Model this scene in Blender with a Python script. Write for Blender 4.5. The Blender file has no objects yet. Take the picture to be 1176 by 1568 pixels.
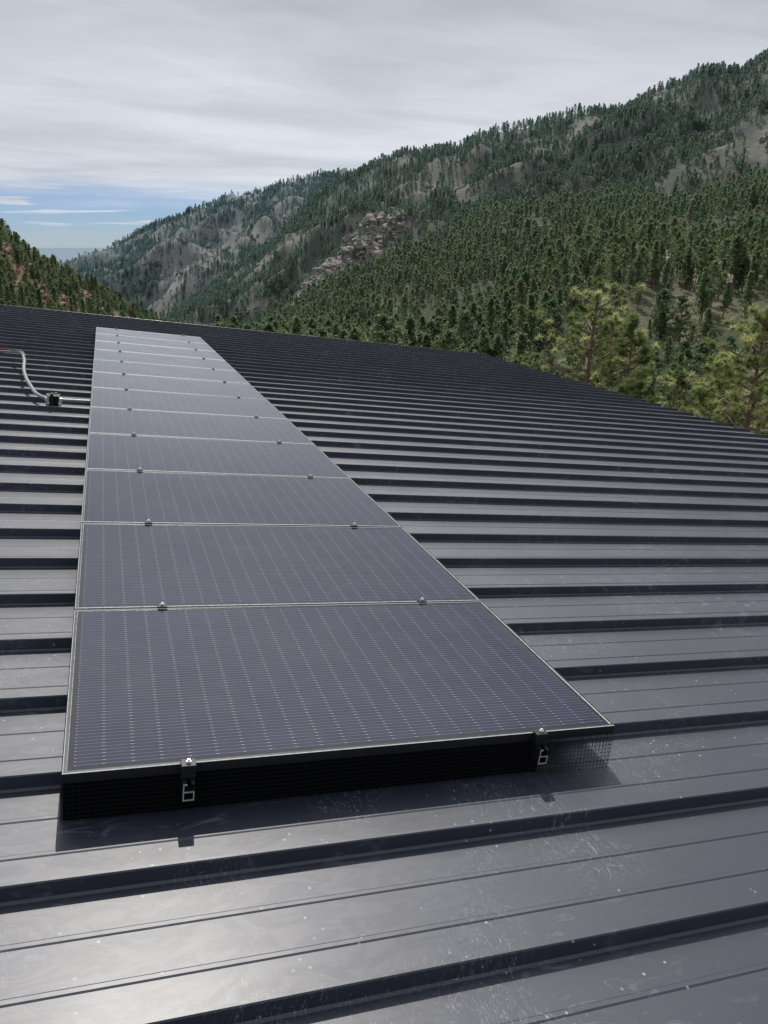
import bpy, math, random
import numpy as np
from mathutils import Vector
random.seed(7); rng = np.random.default_rng(11)
TH = math.radians(7.55)      # roof pitch
CAMH = 1.63
ZC = CAMH*math.cos(TH)
HEAD = math.radians(18.83)   # camera heading, clockwise from +Y
scene = bpy.context.scene
scene.view_settings.view_transform = 'Standard'
scene.view_settings.look = 'None'
scene.view_settings.exposure = 0

# ---------------------------------------------------------------- helpers
def link(o):
    scene.collection.objects.link(o); return o
def empty(name, loc=(0,0,0), rot=(0,0,0)):
    e = bpy.data.objects.new(name, None); e.location = loc; e.rotation_euler = rot
    e.empty_display_size = .2
    return link(e)
def mesh_obj(name, verts, faces, mats=(), mi=None, parent=None, smooth=False, do_link=True):
    me = bpy.data.meshes.new(name)
    me.from_pydata([tuple(v) for v in verts], [], [tuple(f) for f in faces])
    for m in mats: me.materials.append(m)
    if mi is not None: me.polygons.foreach_set('material_index', np.asarray(mi, dtype=np.int32))
    if smooth: me.polygons.foreach_set('use_smooth', [True]*len(me.polygons))
    me.update()
    o = bpy.data.objects.new(name, me)
    if do_link: link(o)
    if parent: o.parent = parent
    return o
class NT:
    def __init__(s, tree): s.t = tree; s.n = tree.nodes; s.l = tree.links
    def node(s, typ, **kw):
        n = s.n.new(typ)
        for k, v in kw.items(): setattr(n, k, v)
        return n
    def put(s, sock, v):
        if isinstance(v, bpy.types.NodeSocket): s.l.new(v, sock)
        elif v is not None:
            if hasattr(sock, 'default_value'):
                try: sock.default_value = v
                except Exception: sock.default_value = (*v, 1.0)
    def math(s, op, a, b=None, c=None, clamp=False):
        n = s.node('ShaderNodeMath', operation=op); n.use_clamp = clamp
        s.put(n.inputs[0], a); s.put(n.inputs[1], b); s.put(n.inputs[2], c)
        return n.outputs[0]
    def mix(s, f, a, b):
        n = s.node('ShaderNodeMix', data_type='RGBA')
        s.put(n.inputs[0], f); s.put(n.inputs[6], a); s.put(n.inputs[7], b)
        return n.outputs[2]
    def noise(s, vec, scale, detail=4, rough=.55, dist=0):
        n = s.node('ShaderNodeTexNoise'); s.put(n.inputs['Vector'], vec)
        n.inputs['Scale'].default_value = scale; n.inputs['Detail'].default_value = detail
        n.inputs['Roughness'].default_value = rough; n.inputs['Distortion'].default_value = dist
        return n.outputs[0]
    def ramp(s, v, a, b, lo=0., hi=1., smooth=True):
        n = s.node('ShaderNodeMapRange')
        if smooth: n.interpolation_type = 'SMOOTHSTEP'
        s.put(n.inputs[0], v); n.inputs[1].default_value = a; n.inputs[2].default_value = b
        n.inputs[3].default_value = lo; n.inputs[4].default_value = hi
        return n.outputs[0]
    def mapping(s, vec, scale=(1,1,1), rot=(0,0,0)):
        n = s.node('ShaderNodeMapping'); s.put(n.inputs[0], vec)
        n.inputs['Scale'].default_value = scale; n.inputs['Rotation'].default_value = rot
        return n.outputs[0]
def new_mat(name):
    m = bpy.data.materials.new(name); m.use_nodes = True
    t = NT(m.node_tree); b = m.node_tree.nodes['Principled BSDF']
    return m, t, b
def simple(name, col, rough=.5, metal=0., var=.15, vs=30, bump=0., spec=.5):
    m, t, b = new_mat(name)
    tc = t.node('ShaderNodeTexCoord').outputs['Object']
    n = t.noise(tc, vs, 2)
    c2 = tuple(min(1, c*(1+var*2)) for c in col); c1 = tuple(c*(1-var) for c in col)
    t.put(b.inputs['Base Color'], t.mix(n, (*c1,1), (*c2,1)))
    t.put(b.inputs['Roughness'], t.ramp(n, .3, .7, rough*.8, min(1, rough*1.2)))
    b.inputs['Metallic'].default_value = metal
    b.inputs['Specular IOR Level'].default_value = spec
    if bump:
        bp = t.node('ShaderNodeBump'); bp.inputs['Strength'].default_value = bump; bp.inputs['Distance'].default_value = .01
        t.l.new(n, bp.inputs['Height']); t.l.new(bp.outputs[0], b.inputs['Normal'])
    return m

# ---------------------------------------------------------------- materials
def roof_mat():
    m, t, b = new_mat('dark_painted_metal')
    tc = t.node('ShaderNodeTexCoord').outputs['Object']
    # smears and scuffs left by boots and washing
    sm = t.noise(t.mapping(tc, (3, 7, 3), (0,0,.35)), 1.6, 6, .68, 2.2)
    area0 = t.noise(tc, .9, 2)
    area = t.ramp(area0, .42, .60)
    scuff = t.math('MULTIPLY', t.ramp(sm, .55, .68), area)
    scr = t.noise(t.mapping(tc, (14, 5, 3), (0,0,.9)), 1.5, 3, .5, 3.0)
    ridge = t.math('ABSOLUTE', t.math('SUBTRACT', scr, .5))
    line = t.math('MULTIPLY', t.ramp(ridge, 0, .010, 1, 0), t.ramp(t.noise(tc, 2.1, 3), .48, .62))
    v = t.node('ShaderNodeTexVoronoi'); t.put(v.inputs['Vector'], tc); v.inputs['Scale'].default_value = 22
    spk = t.math('MULTIPLY', t.ramp(v.outputs['Distance'], .05, .13, 1, 0), t.ramp(t.noise(tc, 4, 2), .46, .58))
    dirt = t.math('MAXIMUM', t.math('MULTIPLY', scuff, .17), t.math('MAXIMUM', t.math('MULTIPLY', line, .45), t.math('MULTIPLY', spk, .6)))
    base = t.mix(area0, (.008,.012,.028,1), (.016,.022,.046,1))
    t.put(b.inputs['Base Color'], t.mix(dirt, base, (.50,.53,.60,1)))
    r = t.ramp(sm, .42, .58, .58, .64)
    t.put(b.inputs['Roughness'], t.math('ADD', r, t.math('MULTIPLY', dirt, .3)))
    b.inputs['IOR'].default_value = 1.62
    b.inputs['Coat Weight'].default_value = .8
    t.put(b.inputs['Coat Roughness'], t.ramp(area0, .3, .7, .34, .40))
    b.inputs['Coat IOR'].default_value = 1.47
    bp = t.node('ShaderNodeBump'); bp.inputs['Strength'].default_value = .22; bp.inputs['Distance'].default_value = .01
    w = t.noise(t.mapping(tc, (.7, 3.2, 1)), 1.6, 2, .4)
    t.l.new(w, bp.inputs['Height']); t.l.new(bp.outputs[0], b.inputs['Normal']); t.l.new(bp.outputs[0], b.inputs['Coat Normal'])
    return m
def line_mask(t, coord, period, width):
    f = t.math('FRACT', t.math('ADD', t.math('DIVIDE', coord, period), .5))
    d = t.math('ABSOLUTE', t.math('SUBTRACT', f, .5))
    return t.math('LESS_THAN', d, width/2/period)
def panel_mat(PL, PW, mg=.030):
    m, t, b = new_mat('solar_cell_glass')
    tc = t.node('ShaderNodeTexCoord').outputs['Object']
    sp = t.node('ShaderNodeSeparateXYZ'); t.l.new(tc, sp.inputs[0])
    x = t.math('SUBTRACT', sp.outputs[0], mg); y = t.math('SUBTRACT', sp.outputs[1], mg)
    px = (PL-2*mg)/22; py = (PW-2*mg)/6
    bus = line_mask(t, t.math('ADD', y, py/20), py/10, .0014)
    col = line_mask(t, x, px, .0032)
    colw = line_mask(t, x, px, .010)
    st = line_mask(t, y, py, .0035)
    inx = t.math('MULTIPLY', t.math('GREATER_THAN', x, 0), t.math('LESS_THAN', x, PL-2*mg))
    iny = t.math('MULTIPLY', t.math('GREATER_THAN', y, 0), t.math('LESS_THAN', y, PW-2*mg))
    ins = t.math('MULTIPLY', inx, iny)
    cell = t.mix(t.noise(tc, 3, 2), (.004,.005,.024,1), (.009,.010,.036,1))
    c = t.mix(t.math('MAXIMUM', col, st), cell, (.002,.002,.004,1))
    c = t.mix(bus, c, (.15,.15,.20,1))
    c = t.mix(t.math('MULTIPLY', bus, colw), c, (.55,.55,.62,1))
    c = t.mix(ins, (.005,.005,.006,1), c)
    dust = t.math('MULTIPLY', t.ramp(t.noise(tc, 7, 5, .7), .35, .8), .025)
    c = t.mix(dust, c, (.45,.42,.42,1))
    t.put(b.inputs['Base Color'], c)
    t.put(b.inputs['Roughness'], t.ramp(t.noise(tc, 2.2, 3), .3, .7, .12, .18))
    b.inputs['IOR'].default_value = 1.55
    return m
M_roof = roof_mat()
M_trim = simple('dark_trim_metal', (.02,.022,.028), .35, 0, .2, 5)
M_wall = simple('dark_wall_siding', (.10,.085,.07), .6, 0, .2, 4)
PL, PW, PITCH = 1.90, 1.134, 1.146
M_pv = panel_mat(PL, PW)
M_frame = simple('black_anodized_frame', (.02,.02,.023), .4, .2, .1, 40)
M_edge = simple('frame_edge_glint', (.85,.85,.88), .42, .7, .1, 40)  # pale colour on the black frame's chamfers imitates sun glint
M_black = simple('black_hardware', (.014,.014,.016), .45, .2, .2, 60)
M_shade = simple('black_shade_sheet', (.003,.003,.0035), .9, 0, .2, 60, spec=.08)
M_alu = simple('mill_aluminium', (.85,.86,.88), .35, .8, .1, 80)
M_wire = simple('black_coated_wire', (.010,.010,.012), .7, 0, .2, 60, spec=.3)
M_conduit = simple('grey_flexible_conduit', (.24,.26,.255), .45, .2, .15, 60)
M_green = simple('green_ground_wire', (.05,.16,.09), .5, 0, .15, 60)
M_copper = simple('red_copper_end', (.30,.12,.10), .45, .2, .2, 60)

def haze(t, col, far=(.15,.20,.25,1), amt=.5):  # aerial haze painted into the base colour by distance
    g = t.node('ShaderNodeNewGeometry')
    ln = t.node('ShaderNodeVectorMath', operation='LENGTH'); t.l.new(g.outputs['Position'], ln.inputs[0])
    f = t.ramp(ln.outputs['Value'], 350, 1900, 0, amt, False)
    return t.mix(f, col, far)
def foliage_mat(name, c1, c2, c3, trans=.35):
    m = bpy.data.materials.new(name); m.use_nodes = True
    t = NT(m.node_tree); t.n.clear()
    out = t.node('ShaderNodeOutputMaterial')
    tc = t.node('ShaderNodeTexCoord').outputs['Object']
    oi = t.node('ShaderNodeObjectInfo').outputs['Random']
    n = t.noise(tc, .9, 2)
    c = t.mix(oi, (*c1,1), (*c2,1))
    c = t.mix(t.ramp(n, .42, .66), c, (*c3,1))
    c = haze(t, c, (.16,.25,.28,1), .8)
    d = t.node('ShaderNodeBsdfDiffuse'); t.put(d.inputs['Color'], c)
    tr = t.node('ShaderNodeBsdfTranslucent')
    hs = t.node('ShaderNodeHueSaturation'); hs.inputs['Value'].default_value = 1.7; hs.inputs['Saturation'].default_value=1.0
    t.l.new(c, hs.inputs['Color']); t.l.new(hs.outputs[0], tr.inputs[0])
    ms = t.node('ShaderNodeMixShader'); ms.inputs[0].default_value = trans
    t.l.new(d.outputs[0], ms.inputs[1]); t.l.new(tr.outputs[0], ms.inputs[2]); t.l.new(ms.outputs[0], out.inputs[0])
    return m
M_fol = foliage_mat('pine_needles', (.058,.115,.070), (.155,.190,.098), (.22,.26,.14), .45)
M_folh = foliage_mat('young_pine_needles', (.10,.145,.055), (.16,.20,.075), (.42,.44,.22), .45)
M_bark = simple('pine_bark', (.17,.115,.085), .9, 0, .3, 4, .3)

# ---------------------------------------------------------------- building
bld = empty('metal_roof_building')
RIDGE = 6.0; XE = 10.25; Y0, Y1 = -6.3, 20.2
SP = .465; YR = 1.80
def roof_mesh(name, y0, y1, flip):
    prof = [(y0, 0)]
    k = math.ceil((y0+.03-YR)/SP)
    while YR+k*SP < y1-.03:
        y = YR+k*SP
        prof += [(y-.016,0),(y-.009,.006),(y-.007,.048),(y-.004,.052),(y+.005,.052),(y+.008,.048),(y+.009,.006),(y+.020,0)]
        for c in (y+.158, y+.312):
            if c+.02 < y1: prof += [(c-.011,0),(c-.006,.0028),(c+.006,.0028),(c+.011,0)]
        k += 1
    prof.append((y1,0))
    xs = [0, RIDGE+XE]
    v=[]; f=[]
    for x in xs:
        for (y,z) in prof: v.append((x, -y if flip else y, z))
    n=len(prof)
    for i in range(n-1):
        f.append((i, n+i, n+i+1, i+1) if not flip else (i, i+1, n+i+1, n+i))
    return mesh_obj(name, v, f, [M_roof], parent=bld)
rx, rz = -RIDGE*math.cos(TH), RIDGE*math.sin(TH)
r1 = roof_mesh('roof', Y0, Y1, False); r1.location=(rx,0,rz); r1.rotation_euler=(0,TH,0)
r2 = roof_mesh('roof_back_slope', Y0, Y1, True); r2.location=(rx,0,rz); r2.rotation_euler=(0,TH,math.pi)
def boxes(lst):
    v=[];f=[]
    for (x0,x1,y0,y1,z0,z1) in lst:
        b=len(v)
        v += [(x0,y0,z0),(x1,y0,z0),(x1,y1,z0),(x0,y1,z0),(x0,y0,z1),(x1,y0,z1),(x1,y1,z1),(x0,y1,z1)]
        f += [(b,b+3,b+2,b+1),(b+4,b+5,b+6,b+7),(b,b+1,b+5,b+4),(b+1,b+2,b+6,b+5),(b+2,b+3,b+7,b+6),(b+3,b,b+4,b+7)]
    return v,f
def bevel(o, w, seg=2):
    m=o.modifiers.new('bevel','BEVEL'); m.width=w; m.segments=seg; m.limit_method='ANGLE'
L = RIDGE+XE
v,f = boxes([(0.02,L+.02,Y1+.003,Y1+.05,-.14,.058),(L+.003,L+.03,Y0,Y1,-.12,-.003),(0.02,L+.02,Y0-.05,Y0-.003,-.14,.058)])
tr1 = mesh_obj('edge_trim', v, f, [M_trim], parent=bld); tr1.location=r1.location; tr1.rotation_euler=r1.rotation_euler; bevel(tr1,.004)
v,f = boxes([(-.16,.16,Y0,Y1,.054,.066)])
cap = mesh_obj('ridge_cap', v, f, [M_trim], parent=bld); cap.location=(rx,0,rz+.02)
W = L*math.cos(TH)-.35; ze=-W*math.tan(TH)-.02; zb=-6.2-rz
wv=[(-W,Y0+.3,zb),(W,Y0+.3,zb),(W,Y0+.3,ze),(0,Y0+.3,-.03),(-W,Y0+.3,ze)]
wv += [(x,Y1-.3,z) for x,_,z in wv]
wf=[(0,1,2,3,4),(9,8,7,6,5),(1,6,7,2),(0,4,9,5),(0,5,6,1)]
wl = mesh_obj('walls', wv, wf, [M_wall], parent=bld); wl.location=(rx,0,rz)
v,f = boxes([(W+.003,W+.05,2+i*6,3.4+i*6,zb+2.2,zb+3.4) for i in range(3)]+[(W+.003,W+.06,-2.2,-1.1,zb,zb+2.1)])
wd = mesh_obj('windows_and_door', v, f, [M_black], parent=bld); wd.location=(rx,0,rz)

# ---------------------------------------------------------------- solar array (roof plane frame)
arr = empty('solar_panel_array', rot=(0,TH,0))
AX, AY, AZ, NP = -.077, 2.08, .170, 12
def panel_mesh():
    fw=.013
    rings=[(0,-.034),(0,-.0020),(.0026,0),(fw-.0016,0),(fw,-.0014),(fw,-.0028)]
    v=[];f=[];mi=[]
    for (o,z) in rings:
        v += [(o,o,z),(PL-o,o,z),(PL-o,PW-o,z),(o,PW-o,z)]
    for i in range(len(rings)-1):
        for j in range(4):
            a=i*4+j; b=i*4+(j+1)%4
            f.append((a,b,b+4,a+4)); mi.append(3 if i in (1,3) else 0)
    k=(len(rings)-1)*4
    f.append((k,k+1,k+2,k+3)); mi.append(1)
    b=len(v); v += [(.02,.02,-.010),(PL-.02,.02,-.010),(PL-.02,PW-.02,-.010),(.02,PW-.02,-.010)]
    f.append((b+3,b+2,b+1,b)); mi.append(2)
    me=bpy.data.meshes.new('solar_panel'); me.from_pydata(v,[],f)
    for m in (M_frame,M_pv,M_black,M_edge): me.materials.append(m)
    me.polygons.foreach_set('material_index',mi); me.update(); return me
pm = panel_mesh()
for i in range(NP):
    o=bpy.data.objects.new('panel_%d'%(i+1), pm); link(o); o.parent=arr
    o.location=(AX+random.uniform(-.0015,.0015), AY+i*PITCH, AZ+random.uniform(-.0008,.0008))
    o.rotation_euler=(random.uniform(-.0012,.0012),random.uniform(-.0008,.0008),0)
AE = AY+NP*PITCH
RX = (AX+.353, AX+1.575)
rb=[]; silver=[]; clampv=[]; bolts=[]; feet=[]
zt=AZ-.036
for x in RX:
    w=.017; y0=AY-.055; y1=AE+.04
    rb += [(x-w,x-w+.004,y0,y1,zt-.058,zt),(x+w-.004,x+w,y0,y1,zt-.058,zt),(x-w+.004,x+w-.004,y0,y1,zt-.058,zt-.054),
           (x-w+.004,x-.006,y0,y1,zt-.004,zt),(x+.006,x+w-.004,y0,y1,zt-.004,zt),(x-w+.004,x+w-.004,y0,y1,zt-.030,zt-.026)]
    for (a,b_,c,d) in [(x-w,x-w+.0035,zt-.058,zt),(x+w-.0035,x+w,zt-.058,zt-.03),(x-w+.0035,x+w-.0035,zt-.058,zt-.0535),(x-w+.0035,x+w,zt-.030,zt-.026),(x-w+.0035,x-.005,zt-.004,zt)]:
        silver.append((a,b_,y0-.002,y0-.0003,c,d))
    for yy,s in ((AY,-1),(AE-.012,1)):
        clampv += [(x-.022,x+.022,*sorted((yy+s*.002,yy+s*.030)),zt+.001,AZ+.004),(x-.022,x+.022,*sorted((yy-s*.009,yy+s*.030)),AZ+.0045,AZ+.009)]
        bolts.append((x,yy+s*.014,AZ+.009))
    for i in range(1,NP):
        yy=AY+i*PITCH-.006
        clampv.append((x-.020,x+.020,yy-.016,yy+.016,AZ+.002,AZ+.007)); clampv.append((x-.012,x+.012,yy-.004,yy+.004,zt,AZ+.0015))
        bolts.append((x,yy,AZ+.007))
    k=0
    y=YR
    while y<AE:
        if y>AY+.1 and k%2==0:
            feet += [(x-.03,x+.03,y-.026,y-.0095,.012,.060),(x-.03,x+.03,y+.0095,y+.026,.012,.060),(x-.03,x+.03,y-.026,y+.026,.0603,zt-.0585)]
        y+=SP; k+=1
for nm,l,mt in (('rails',rb,M_black),('rail_cut_ends',silver,M_alu),('clamps',clampv,M_black),('seam_feet',feet,M_black)):
    v,f=boxes(l); o=mesh_obj(nm,v,f,[mt],parent=arr)
    if nm=='clamps': bevel(o,.0015)
v=[];f=[]
for (x,y,z) in bolts:
    for (r,z0,z1) in ((.0075,z,z+.007),(.0045,z+.007,z+.013)):
        b=len(v)
        for zz in (z0,z1):
            for j in range(8): v.append((x+r*math.cos(j*math.pi/4),y+r*math.sin(j*math.pi/4),zz))
        for j in range(8): f.append((b+j,b+(j+1)%8,b+8+(j+1)%8,b+8+j))
        f.append(tuple(range(b+8,b+16)))
mesh_obj('clamp_bolts',v,f,[M_alu],parent=arr)
# black sheet added for the shade under the front and left edges, open wire mesh at the right end and along the sides
XR=AX+PL; XS=AX+1.60
v,f=boxes([(AX+.002,XS,AY+.004,AY+.006,.004,AZ-.035),(AX+.002,AX+.004,AY+.006,AE,.06,AZ-.035)])
mesh_obj('front_shade_sheet',v,f,[M_shade],parent=arr)
wires=[]; r=.0008; S=.0150
zt2=AZ-.020
def seg(p,q,r=.0007): wires.append((p,q,r))
random.seed(3)
x=AX
while x<=XR+.001:
    b_=.014*max(0,min(1,(x-XS)/.2))
    seg((x,AY-.004-b_,.001+random.uniform(0,.006)),(x+random.uniform(-.003,.003),AY-.003,zt2), .0009 if x>XS else .0004); x+=S
z=.006
while z<zt2:
    n=24
    for i in range(n):
        a=AX+PL*i/n; b=AX+PL*(i+1)/n
        q=.014*(1-z/zt2)
        seg((a,AY-.005-q*(a>XS),z+.002*math.sin(i*1.3)),(b,AY-.005-q*(b>XS),z+.002*math.sin((i+1)*1.3)), .0009 if a>XS-.05 else .0005)
    seg((AX-.003,AY,z),(AX-.003,AE,z)); seg((XR+.004,AY,z),(XR+.004,AE,z))
    z+=S
y=AY
while y<AE:
    seg((AX-.004,y,.002),(AX-.002,y,zt2)); seg((XR+.006,y,.002),(XR+.002,y,zt2)); y+=S
v=[];f=[]
for p,q,r in wires:
    p=Vector(p);q=Vector(q);d=(q-p).normalized()
    u=d.cross(Vector((0.3,1,0.2))).normalized(); w_=d.cross(u)
    b=len(v)
    for e in (p,q):
        for j in range(3):
            a=j*2.094; v.append(e+u*math.cos(a)*r+w_*math.sin(a)*r)
    for j in range(3): f.append((b+j,b+(j+1)%3,b+3+(j+1)%3,b+3+j))
mesh_obj('wire_mesh_guard',v,f,[M_wire],parent=arr)

# ---------------------------------------------------------------- conduit
cd = empty('flexible_conduit', rot=(0,TH,0))
def tube(name, pts, r, mat, par, ribbed=False):
    cu=bpy.data.curves.new(name,'CURVE'); cu.dimensions='3D'; cu.bevel_depth=r; cu.bevel_resolution=3
    sp=cu.splines.new('BEZIER'); sp.bezier_points.add(len(pts)-1)
    for bp,p in zip(sp.bezier_points,pts): bp.co=p; bp.handle_left_type='AUTO'; bp.handle_right_type='AUTO'
    sp.resolution_u=16
    cu.materials.append(mat); o=bpy.data.objects.new(name,cu); link(o); o.parent=par; return o
pts=[(-1.12,11.35,.16),(-.98,11.1,.20),(-.86,10.4,.22),(-.80,9.7,.16),(-.69,9.1,.11),(-.56,8.62,.09),(-.46,8.47,.09)]
tube('conduit_loop',pts,.019,M_conduit,cd)
tube('green_wire',[(-1.10,11.30,.185),(-.97,11.05,.226),(-.84,10.4,.245)],.007,M_green,cd)
tube('red_end',[(-1.9,11.5,.11),(-1.5,11.45,.13),(-1.12,11.35,.16)],.016,M_copper,cd)
tube('conduit_straight',[(-.40,8.47,.09),(-.25,8.48,.09),(-.05,8.50,.09)],.017,M_conduit,cd)
v,f=boxes([(-.47,-.385,8.43,8.51,.05,.13),(-.455,-.43,8.36,8.42,.0,.17),(-.425,-.40,8.52,8.58,.0,.15),(-.50,-.37,8.40,8.54,.13,.14),(-.50,-.36,8.36,8.58,.03,.045)])
o=mesh_obj('mounting_bracket',v,f,[M_black],parent=cd); bevel(o,.003)
v,f=boxes([(-.385,-.345,8.445,8.495,.068,.112),(-.51,-.47,8.445,8.495,.068,.112)])
o=mesh_obj('conduit_fittings',v,f,[M_alu],parent=cd); bevel(o,.006,3)

# ---------------------------------------------------------------- terrain
def hsh(ix,iy,s):
    n=(ix.astype(np.int64)*374761393+iy.astype(np.int64)*668265263+s*974711)&0x7fffffff
    n=((n^(n>>13))*1274126177)&0x7fffffff
    return ((n^(n>>16))&0xffff)/65535.0
def vnoise(x,y,s=0):
    ix=np.floor(x);iy=np.floor(y);fx=x-ix;fy=y-iy
    fx=fx*fx*(3-2*fx);fy=fy*fy*(3-2*fy)
    a=hsh(ix,iy,s);b=hsh(ix+1,iy,s);c=hsh(ix,iy+1,s);d=hsh(ix+1,iy+1,s)
    return a+(b-a)*fx+(c-a)*fy+(a-b-c+d)*fx*fy
def fbm(x,y,o=5,s=0,g=.5):
    t=0;a=1;n=0
    for i in range(o):
        t=t+a*vnoise(x*2**i+i*17.3,y*2**i-i*9.1,s+i);n+=a;a*=g
    return t/n
def T(phi,tab): p=np.array(tab); return np.interp(phi,p[:,0],p[:,1])
# azimuth (deg right of heading) -> tangent of ridge elevation, per ridge
NEAR=[(-60,.06),(-30,.055),(-24.8,.012),(-23.7,-.002),(-22.7,-.022),(-21.3,-.042),(-19,-.066),(-16.3,-.095),(-13,-.125),(3,-.13),(6,-.105),(8.9,-.075),(13.1,-.022),(16.4,.004),(21.7,-.012),(25,-.004),(32,.02),(60,.03)]
MID=[(-60,-.05),(-22,-.12),(-10,-.12),(-8.7,-.10),(-5,-.055),(.5,-.016),(6.8,.031),(13.6,.048),(19.3,.05),(24.3,.073),(30,.09),(60,.1)]
BIG=[(-60,-.10),(-17,-.11),(-15.4,-.092),(-11.7,-.047),(-7.07,.016),(-5,.044),(-3,.070),(-1.2,.089),(1.4,.105),(2.3,.104),(4.4,.113),(5.6,.117),(7.4,.131),(10,.133),(13.2,.145),(15,.148),(17.1,.161),(18.6,.168),(19.6,.180),(21.0,.182),(22,.180),(23.4,.191),(28,.200),(60,.15)]
FAR=[(-60,.02),(-28,.0),(-21.2,-.021),(-19.5,-.008),(-16.9,.014),(-13.9,.036),(-10.9,.055),(-6.9,.072),(-3,.078),(2,.07),(60,.05)]
RN=np.array([0,32,60,130,300,380,650,790,1250,1420,1900,2500,4500,90000.])
def terrain(phi,r):
    """phi deg right of heading, r metres"""
    z=[]
    o=np.ones_like(phi)
    z.append(-6.2*o); z.append(-6.5*o); z.append(-15*o); z.append(-24*o)
    z3=ZC+T(phi,NEAR)*300; z.append(z3); z.append(np.minimum(z3-6,z3-10+0*o))
    z6=ZC+T(phi,MID)*650-3; z.append(z6); z.append(z6-16)
    z8=ZC+T(phi,BIG)*1250-4; z.append(z8); z.append(z8-25)
    z10=ZC+T(phi,FAR)*1900-4; z10=np.minimum(z10, np.where(phi>-2.5, z8+20, 1e9)); z.append(z10); z.append(z10-110-20*o)
    z.append(-230*o); z.append(-230*o)
    Z=np.stack(z,0)
    k=np.clip(np.searchsorted(RN,r,side='right')-1,0,len(RN)-2)
    a=RN[k];b=RN[k+1];f=np.clip((r-a)/(b-a),0,1)
    f2=f*f*(3-2*f); f=f*.6+f2*.4
    i=np.arange(phi.size).reshape(phi.shape)
    Zf=Z.reshape(len(RN),-1)
    za=Zf[k.ravel(),i.ravel()].reshape(phi.shape); zb_=Zf[(k+1).ravel(),i.ravel()].reshape(phi.shape)
    h=za+(zb_-za)*f
    az=np.radians(phi)+HEAD; x=r*np.sin(az); y=r*np.cos(az)
    amp=np.interp(r,[0,40,120,300,650,800,1000,1200,1400,1650,1950,2600,6000],[0,0,2,2.5,5,18,38,8,16,36,8,20,4])
    wx=x+30*fbm(x/90,y/90,3,50); wy=y+30*fbm(x/90+9,y/90,3,60)
    rd=np.abs(2*fbm(wx/170,wy/170,4,3)-1)
    h=h+amp*(rd*3.2-.75)
    rough=np.interp(r,[0,50,130,700,1500,3000,6000],[0,0,1.0,3,6,6,0])+np.where((phi<-14)&(r<420)&(r>180),4.0,0)
    h=h+rough*(fbm(x/28,y/28,4,21)-.5)*2
    pc=-2.8; sp=np.exp(-((r-(905+phi*14))/64)**2)*np.exp(-(np.abs(phi-pc)/4.6)**3)
    h=h+sp*(20+28*(fbm(x/20,y/20,4,33)-.5))
    return x,y,h,sp,rd
def ground_attr(phi,r,x,y,sp,rd):
    bare=fbm(x/60,y/60,4,71)*.6+fbm(x/17,y/17,3,75)*.4
    bare=np.clip((bare-.520)*7,0,1)
    def blob(p,rr,sp_,sr,a): 
        return a*np.exp(-((phi-p)/sp_)**2-((r-rr)/sr)**2)
    add=blob(16.8,280,2.5,28,1.2)+blob(22.8,284,2.3,24,1.1)+blob(13,250,1.2,20,.5)+blob(10.5,215,.8,25,.5)+blob(20,205,1.2,20,.5)
    # tan ledges running along the left mountain face
    ledge=np.exp(-((r-(1560+14*(phi+12)+60*(fbm(x/80,y/80,2,7)-.5)))/30)**2)*np.exp(-((phi+12)/5.0)**4)*1.1
    ledge=np.maximum(ledge,.9*np.exp(-((r-(1700+10*(phi+9)+70*(fbm(x/70,y/70,2,17)-.5)))/18)**2)*np.exp(-((phi+9)/4)**4))
    add+=ledge+blob(3,1080,1.1,55,.9)+blob(5.2,1060,.7,55,.9)+blob(6.5,1150,.8,50,.6)+blob(13,1170,1.0,45,.8)+blob(17,1190,.9,35,.8)+blob(-14,1700,2.5,40,.5)
    dens_pen=np.clip(add+sp*.85,0,1)
    far=np.where((phi<-4)&(r>1400),.55,0)
    return np.clip(bare*.75+dens_pen+far*bare,0,1), dens_pen, ledge
ph=np.concatenate([np.arange(-180,-40,2.5),np.arange(-40,40,.125),np.arange(40,180.1,2.5)])
rr=np.concatenate([[0.5,6,14,22],np.geomspace(30,120,26),np.arange(126,700,6.5),np.arange(706,2100,9),np.geomspace(2150,90000,34)])
PH,RR=np.meshgrid(ph,rr,indexing='ij')
X,Y,Hh,SPR,RD=terrain(PH,RR)
bare,pen,ledge=ground_attr(PH,RR,X,Y,SPR,RD)
nP,nR=PH.shape
verts=np.stack([X,Y,Hh],-1).reshape(-1,3)
ii,jj=np.meshgrid(np.arange(nP-1),np.arange(nR-1),indexing='ij')
a=(ii*nR+jj).ravel()
faces=np.stack([a,a+1,a+nR+1,a+nR],-1)
me=bpy.data.meshes.new('mountain_terrain')
me.vertices.add(len(verts)); me.vertices.foreach_set('co',verts.ravel())
me.loops.add(faces.size); me.loops.foreach_set('vertex_index',faces.ravel().astype(np.int32))
me.polygons.add(len(faces)); me.polygons.foreach_set('loop_start',np.arange(0,faces.size,4,dtype=np.int32)); me.polygons.foreach_set('loop_total',np.full(len(faces),4,dtype=np.int32))
me.update(); me.validate()
me.polygons.foreach_set('use_smooth',[True]*len(me.polygons))
soil=np.array([.27,.225,.16]); grass=np.array([.075,.090,.052]); rock=np.array([.25,.235,.215]); red=np.array([.26,.155,.12]); tan=np.array([.46,.40,.30])
x=X;y=Y
n1=fbm(x/40,y/40,4,91)[...,None]; n2=fbm(x/9,y/9,3,95)[...,None]
col=grass+(soil-grass)*np.clip(bare[...,None]*1.2+(n1-.54)*1.0,0,1)
rk=np.clip((n2-.5)*5,0,1)*bare[...,None]*np.where(RR[...,None]>420,1,.3)
col=col+(rock-col)*rk
col=col+(rock*.62-col)*np.clip(SPR[...,None]*1.3,0,1)
et=(np.exp(-((PH-19.5)/6.5)**2-((RR-280)/34)**2)*1.2)[...,None]
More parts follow.
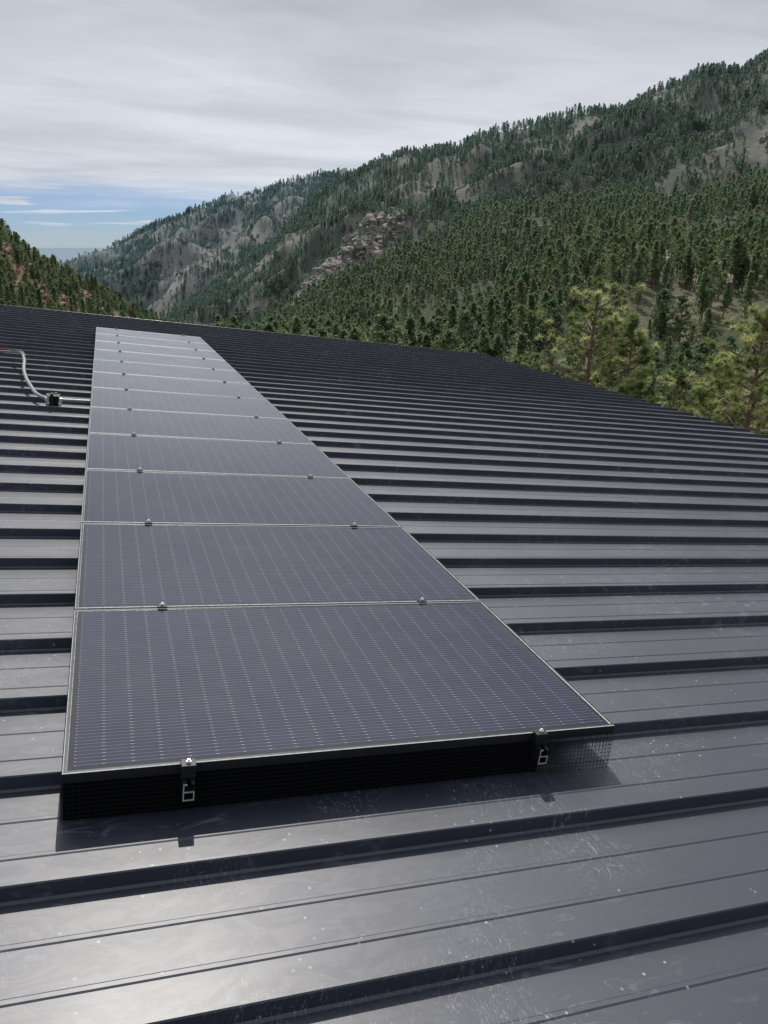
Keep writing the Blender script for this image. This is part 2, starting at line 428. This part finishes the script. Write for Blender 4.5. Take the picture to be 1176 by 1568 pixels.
col=col+(tan-col)*np.clip(et*(n1*1.6),0,1)
col=col+(tan-col)*np.clip(ledge[...,None],0,1)*.85
lw=((PH<-4)&(RR>1400)&(RR<2100))[...,None]*np.clip((n1-.42)*5,0,1)
col=col+(tan*.72-col)*lw*.7
left=(np.clip((-13-PH)/4,0,1)*np.clip((600-RR)/100,0,1)*np.clip((RR-150)/60,0,1))[...,None]
n3=fbm(x/14,y/14,4,131)[...,None]
rdm=left*np.clip((n3-.52)*9,0,1)
col=col+(grass*1.1-col)*left*.5
col=col+(red*(.65+.7*n2)-col)*rdm
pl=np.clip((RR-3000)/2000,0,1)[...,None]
col=col+(np.array([.22,.30,.40])-col)*pl  # far plain's blue-grey is haze put into its ground colour
ca=me.color_attributes.new('ground_col','FLOAT_COLOR','POINT')
ca.data.foreach_set('color',np.concatenate([col.reshape(-1,3),np.ones((nP*nR,1))],1).ravel())
m,t,b=new_mat('mountain_soil_and_rock')
at=t.node('ShaderNodeVertexColor'); at.layer_name='ground_col'
tc=t.node('ShaderNodeTexCoord').outputs['Object']
n=t.noise(tc,.35,5,.7)
c=t.mix(t.ramp(n,.35,.65,0,.55),at.outputs[0],(.055,.068,.04,1))
n5=t.noise(tc,1.7,3,.7)
c=t.mix(t.ramp(n5,.5,.75,0,.3),c,(.33,.30,.24,1))
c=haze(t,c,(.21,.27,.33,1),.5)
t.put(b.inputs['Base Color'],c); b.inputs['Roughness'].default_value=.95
b.inputs['Specular IOR Level'].default_value=.1
bp=t.node('ShaderNodeBump'); bp.inputs['Strength'].default_value=.8; bp.inputs['Distance'].default_value=2.5
t.l.new(t.noise(tc,.22,6,.7),bp.inputs['Height']); t.l.new(bp.outputs[0],b.inputs['Normal'])
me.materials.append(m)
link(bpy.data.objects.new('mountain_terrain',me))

# ---------------------------------------------------------------- trees
def pine(name, h, cs, rc, nb, nt, blades, bl, bw, seed, fol=M_fol, shape='cone', branchw=.05, tip=.72):
    g=np.random.default_rng(seed)
    V=[];F=[];MI=[]
    ns=6 if nb<60 else 9; sides=5 if nb<60 else 8
    bend=g.normal(0,.02*h,2)
    def axis(t): return np.array([bend[0]*t*t,bend[1]*t*t,h*t])
    for i in range(ns+1):
        tt=i/ns; c=axis(tt); r=(.018*h)*(1-tt)**.8+.01
        for j in range(sides):
            a=2*math.pi*j/sides; V.append((c[0]+r*math.cos(a),c[1]+r*math.sin(a),c[2]))
    for i in range(ns):
        for j in range(sides):
            a=i*sides+j;b_=i*sides+(j+1)%sides; F.append((a,b_,b_+sides,a+sides)); MI.append(0)
    cen=[]
    for k in range(nb):
        u=(k+g.random())/nb
        tt=cs+(1-cs)*u**.9*.985
        if shape=='cone': prof=(1-u)**.75*.95+.06
        else: prof=math.sin(math.pi*min(1,(u*.85+.18)))**.7*.9+.08
        if g.random()<.15: prof*=.45
        ln=rc*prof*g.uniform(.6,1.2)
        a=k*2.4+g.normal(0,.5)
        o=axis(tt); up=g.uniform(-.25,.25)+.45*u
        d=np.array([math.cos(a),math.sin(a),0])
        def bp_(s): return o+d*ln*s+np.array([0,0,ln*(up*s+.18*s*s)])
        m_=3
        for q in range(m_+1):
            p=bp_(q/m_); w=branchw*h/12*(1-q/m_*.8)
            pr=np.array([-d[1],d[0],0])*w
            V+= [tuple(p+pr),tuple(p-pr),tuple(p+np.array([0,0,w*1.4]))]
        b0=len(V)-3*(m_+1)
        for q in range(m_):
            for j in range(3):
                x_=b0+q*3+j;y_=b0+q*3+(j+1)%3; F.append((x_,y_,y_+3,x_+3)); MI.append(0)
        for q in range(nt):
            s=1-(q/nt)*tip + g.uniform(-.05,.05)
            sd=g.normal(0,.16*ln,3)*np.array([1,1,.45])*(1.2-s*.6)
            cen.append(bp_(s)+sd)
    cen.append(axis(1.0)); 
    cen=np.array(cen); N=len(cen)
    C=np.repeat(cen,blades,0); n=len(C)
    D=g.normal(0,1,(n,3)); D[:,2]=D[:,2]*.75+.35; D/=np.linalg.norm(D,axis=1)[:,None]
    P=np.cross(D,g.normal(0,1,(n,3))); P/=np.linalg.norm(P,axis=1)[:,None]
    Ln=bl*g.uniform(.6,1.25,n)[:,None]; Wd=bw*g.uniform(.7,1.3,n)[:,None]
    base=C+D*Ln*.08
    v1=base-P*Wd*.35; v2=base+P*Wd*.35; v3=C+D*Ln*.75+P*Wd*.5; v4=C+D*Ln; v5=C+D*Ln*.75-P*Wd*.5
    b0=len(V)
    if nb<60 or fol is M_folh:
        Q=np.stack([v1-P*Wd*.2,v2+P*Wd*.2,v4],1).reshape(-1,3); kk=3
    else:
        Q=np.stack([v1,v2,v3,v5],1).reshape(-1,3); kk=4
    V=np.concatenate([np.array(V),Q],0)
    F+=[tuple(range(b0+kk*i,b0+kk*i+kk)) for i in range(n)]; MI+=[1]*n
    return mesh_obj(name,V,F,[M_bark,fol],mi=MI,do_link=False)
farc=bpy.data.collections.new('far_pine_kinds'); nearc=bpy.data.collections.new('near_pine_kinds')
for i in range(6):
    farc.objects.link(pine('far_pine_kind_%d'%i, 10.5*(.9+.05*i), .14+.06*(i%3), 1.9+.28*(i%3), 24, 2, 6, 1.08,.64, 100+i, shape='cone' if i%3 else 'round'))
for i in range(6):
    nearc.objects.link(pine('near_pine_kind_%d'%i, 10+.5*i, .20+.08*(i%3), 1.9+.3*(i%3), 64, 5, 7, .56,.17, 200+i, shape='cone' if i%2 else 'round'))
def gn_scatter(name, P, scl, rot, tilt, idx, coll):
    me=bpy.data.meshes.new(name); me.vertices.add(len(P)); me.vertices.foreach_set('co',P.astype(np.float32).ravel())
    for nm,arr_ in (('scl',scl),('rot',rot),('tilt',tilt)):
        a_=me.attributes.new(nm,'FLOAT','POINT'); a_.data.foreach_set('value',arr_.astype(np.float32))
    a_=me.attributes.new('idx','INT','POINT'); a_.data.foreach_set('value',idx.astype(np.int32))
    o=link(bpy.data.objects.new(name,me))
    ng=bpy.data.node_groups.new(name+'_nodes','GeometryNodeTree')
    ng.interface.new_socket('Geometry',in_out='INPUT',socket_type='NodeSocketGeometry')
    ng.interface.new_socket('Geometry',in_out='OUTPUT',socket_type='NodeSocketGeometry')
    N=ng.nodes; Lk=ng.links
    gi=N.new('NodeGroupInput'); go=N.new('NodeGroupOutput')
    ip=N.new('GeometryNodeInstanceOnPoints'); ci=N.new('GeometryNodeCollectionInfo')
    ci.inputs['Collection'].default_value=coll; ci.inputs['Separate Children'].default_value=True; ci.inputs['Reset Children'].default_value=True
    def na(nm,ty):
        n=N.new('GeometryNodeInputNamedAttribute'); n.data_type=ty; n.inputs['Name'].default_value=nm; return n.outputs['Attribute']
    cx=N.new('ShaderNodeCombineXYZ'); Lk.new(na('rot','FLOAT'),cx.inputs[2]); Lk.new(na('tilt','FLOAT'),cx.inputs[0])
    er=N.new('FunctionNodeEulerToRotation'); Lk.new(cx.outputs[0],er.inputs[0])
    Lk.new(gi.outputs[0],ip.inputs['Points']); Lk.new(ci.outputs[0],ip.inputs['Instance'])
    ip.inputs['Pick Instance'].default_value=True
    Lk.new(na('idx','INT'),ip.inputs['Instance Index']); Lk.new(er.outputs[0],ip.inputs['Rotation']); Lk.new(na('scl','FLOAT'),ip.inputs['Scale'])
    Lk.new(ip.outputs[0],go.inputs[0])
    md=o.modifiers.new('scatter','NODES'); md.node_group=ng
    return o
def sample(n,r0,r1,p0,p1,keepfn):
    r=np.sqrt(rng.uniform(r0*r0,r1*r1,n)); p=rng.uniform(p0,p1,n)
    x,y,h,sp,rd=terrain(p,r); b,pen,_=ground_attr(p,r,x,y,sp,rd)
    k=rng.random(n)<keepfn(p,r,b,pen,x,y)
    return np.stack([x,y,h-.3],-1)[k],p[k],r[k]
def clump(x,y): return np.clip((fbm(x/35,y/35,3,140)-.25)*3.4,.14,1)
P,p,r=sample(102000,430,2050,-32,32,lambda p,r,b,pen,x,y:(1-.86*b)*(1-.82*pen)*clump(x,y)*np.where((p<-4)&(r>1380),.65,1)*np.where((p>-3)&(r>1420),0,1))
n=len(P)
sc=rng.uniform(.5,1.25,n)*np.interp(r,[430,700,1200,2000],[.95,.95,1.0,1.05])
gn_scatter('pine_forest_on_mountain',P,sc,rng.uniform(0,6.28,n),rng.normal(0,.03,n),rng.integers(0,6,n),farc)
P1,p1,r1_=sample(7200,95,430,-13,32,lambda p,r,b,pen,x,y:(1-.55*b)*(1-.93*pen)*clump(x,y)*np.where((p>7)&(r>180),.9,1)*.72)
P2,p2,r2_=sample(2600,180,430,-32,-13,lambda p,r,b,pen,x,y:(1-.5*b)*(.35+.65*clump(x,y)))
P=np.concatenate([P1,P2]); p=np.concatenate([p1,p2]); n=len(P)
gn_scatter('pine_forest_on_near_slope',P,rng.uniform(.38,1.14,n)*np.where(p<-13,.62,1),rng.uniform(0,6.28,n),rng.normal(0,.04,n),rng.integers(0,6,n),nearc)
# rocks
rocks=bpy.data.collections.new('rock_kinds'); M_rock=simple('granite_rock',(.20,.185,.17),.9,0,.4,.8,.6); M_rrock=simple('red_sandstone',(.25,.15,.115),.9,0,.3,.8,.6)
import bmesh
from mathutils import noise as mn
for i in range(6):
    bm=bmesh.new(); bmesh.ops.create_icosphere(bm,subdivisions=3,radius=1)
    for v_ in bm.verts:
        c_=v_.co.copy(); q=mn.noise(c_*1.1+Vector((i*7,0,0)))*.5+mn.cell(c_*1.9+Vector((i*3,1,0)))*.28+mn.noise(c_*4+Vector((i,5,0)))*.12
        v_.co=c_*(1+q); v_.co.z*=.8; v_.co.x*=1.35
    me_=bpy.data.meshes.new('rock_kind'); bm.to_mesh(me_); bm.free(); me_.materials.append(M_rrock if i>=4 else M_rock)
    rocks.objects.link(bpy.data.objects.new('rock_kind_%d'%i,me_))
P,p,r=sample(34000,250,1980,-32,32,lambda p,r,b,pen,x,y:np.clip(b-.4,0,1)*.4+pen*.14)
n=len(P); idx=np.where((p<-12)&(r<600),rng.integers(4,6,n),rng.integers(0,4,n))
gn_scatter('mountain_rocks',P,rng.uniform(.5,2.4,n)**1.3*np.interp(r,[250,900],[.45,1.4]),rng.uniform(0,6.28,n),rng.normal(0,.3,n),idx,rocks)
# reddish sandstone outcrops on the left hill
nk=420
spx=rng.uniform(-26,-15,nk); spr=rng.choice([235,262,288,300],nk)+rng.normal(0,4,nk)
x_,y_,h_,_,_=terrain(spx,spr); kk_=fbm(x_/14,y_/14,4,131)>.52
gn_scatter('red_rock_outcrop',np.stack([x_,y_,h_-.6],-1)[kk_],rng.uniform(.5,2.6,nk)[kk_],rng.uniform(0,6.28,nk)[kk_],rng.normal(0,.2,nk)[kk_],rng.integers(4,6,nk)[kk_],rocks)
nk=780
spx=rng.uniform(-8.0,1.5,nk); spr=905+spx*14+rng.normal(0,36,nk)
x_,y_,h_,_,_=terrain(spx,spr)
gn_scatter('rock_outcrop',np.stack([x_,y_,h_-3],-1),rng.uniform(1.0,7.0,nk),rng.uniform(0,6.28,nk),rng.normal(0,.3,nk),rng.integers(0,4,nk),rocks)
# young pines just beyond the eave
hero=[(14.8,32,6.1,2.2,1),(17.6,30,4.9,2.0,2),(16.2,37,5.5,1.8,3),(10.3,42,4.2,1.4,4),(25.6,26,5.5,2.0,5),(23.6,32,3.5,1.5,6),(27.8,36,8.8,2.3,8),(20.6,44,4.8,1.6,9),(12.6,46,4.2,1.4,10)]
for (p_,r_,h_,rc_,s_) in hero:
    pa=np.array([p_]);ra=np.array([float(r_)])
    x_,y_,z_,_,_=terrain(pa,ra)
    o=pine('pine_tree',h_+.9,.10,rc_,54,4,80,.24,.026,300+s_,fol=M_folh,shape='round' if s_%2 else 'cone',branchw=.11,tip=.5)
    link(o); o.location=(x_[0],y_[0],z_[0]-.1); o.rotation_euler=(0,0,s_)

# ---------------------------------------------------------------- light + sky
SEL=math.radians(52); SAZ=math.radians(14.5)
S=Vector((math.sin(SAZ)*math.cos(SEL),math.cos(SAZ)*math.cos(SEL),math.sin(SEL)))
sl=bpy.data.lights.new('sun','SUN'); sl.energy=3.3; sl.angle=math.radians(.55); sl.color=(1,.95,.88)
so=link(bpy.data.objects.new('sun',sl)); so.rotation_euler=S.to_track_quat('Z','Y').to_euler()
w=bpy.data.worlds.new('World'); scene.world=w; w.use_nodes=True
t=NT(w.node_tree); bg=t.n['Background']; bg.inputs[1].default_value=.1
sky=t.node('ShaderNodeTexSky',sky_type='NISHITA'); sky.sun_disc=False; sky.sun_elevation=SEL; sky.sun_rotation=SAZ
sky.altitude=1800; sky.air_density=1.0; sky.dust_density=.3
d=t.node('ShaderNodeTexCoord').outputs['Generated']
sp=t.node('ShaderNodeSeparateXYZ'); t.l.new(d,sp.inputs[0])
z=sp.outputs[2]; zz=t.math('ADD',t.math('MAXIMUM',z,0),.10)
cx=t.node('ShaderNodeCombineXYZ'); t.put(cx.inputs[0],t.math('DIVIDE',sp.outputs[0],zz)); t.put(cx.inputs[1],t.math('DIVIDE',sp.outputs[1],zz))
pl=t.mapping(cx.outputs[0],(.55,1.0,1),(0,0,.3))
n1=t.noise(pl,.9,6,.5,.6); n2=t.noise(pl,3.2,4,.6,.8)
edge=t.math('ADD',z,t.math('MULTIPLY',t.math('SUBTRACT',n1,.5),.05))
cov=t.ramp(edge,.036,.078)
thin=t.ramp(n1,.35,.75,.94,1.0)
streak=t.math('MULTIPLY',t.ramp(t.noise(t.mapping(d,(5,5,75)),1.6,4,.5,.3),.52,.64),t.math('MULTIPLY',t.ramp(z,.012,.028),.8))
cov=t.math('MAXIMUM',t.math('MULTIPLY',cov,thin),streak,clamp=True)
bright=t.math('ADD',t.ramp(n1,.3,.7,.88,1.12),t.ramp(n2,.3,.7,-.04,.04))
low=t.ramp(z,.08,.36,1.14,.80)
dt=t.node('ShaderNodeVectorMath',operation='DOT_PRODUCT'); t.l.new(d,dt.inputs[0]); dt.inputs[1].default_value=S
# thin cloud lit up over a wide area around the sun
gl=t.ramp(dt.outputs['Value'],.78,.93,0,.95)
bright=t.math('MULTIPLY',t.math('ADD',t.math('MULTIPLY',bright,low),gl),6.2)
vm=t.node('ShaderNodeVectorMath',operation='SCALE'); vm.inputs[0].default_value=(.955,1.0,1.08); t.put(vm.inputs['Scale'],bright)
blue=t.node('ShaderNodeVectorMath',operation='MULTIPLY'); t.l.new(sky.outputs[0],blue.inputs[0]); blue.inputs[1].default_value=(.40,.50,.74)
t.put(bg.inputs[0],t.mix(cov,blue.outputs[0],vm.outputs[0]))

# ---------------------------------------------------------------- camera
cam=bpy.data.cameras.new('camera'); co=link(bpy.data.objects.new('camera',cam)); scene.camera=co
cam.sensor_fit='HORIZONTAL'; cam.sensor_width=36; cam.lens=36*1196/1176; cam.clip_start=.05; cam.clip_end=200000
co.location=(CAMH*math.sin(TH),0,ZC); co.rotation_euler=(math.radians(90-18.84),0,-HEAD)
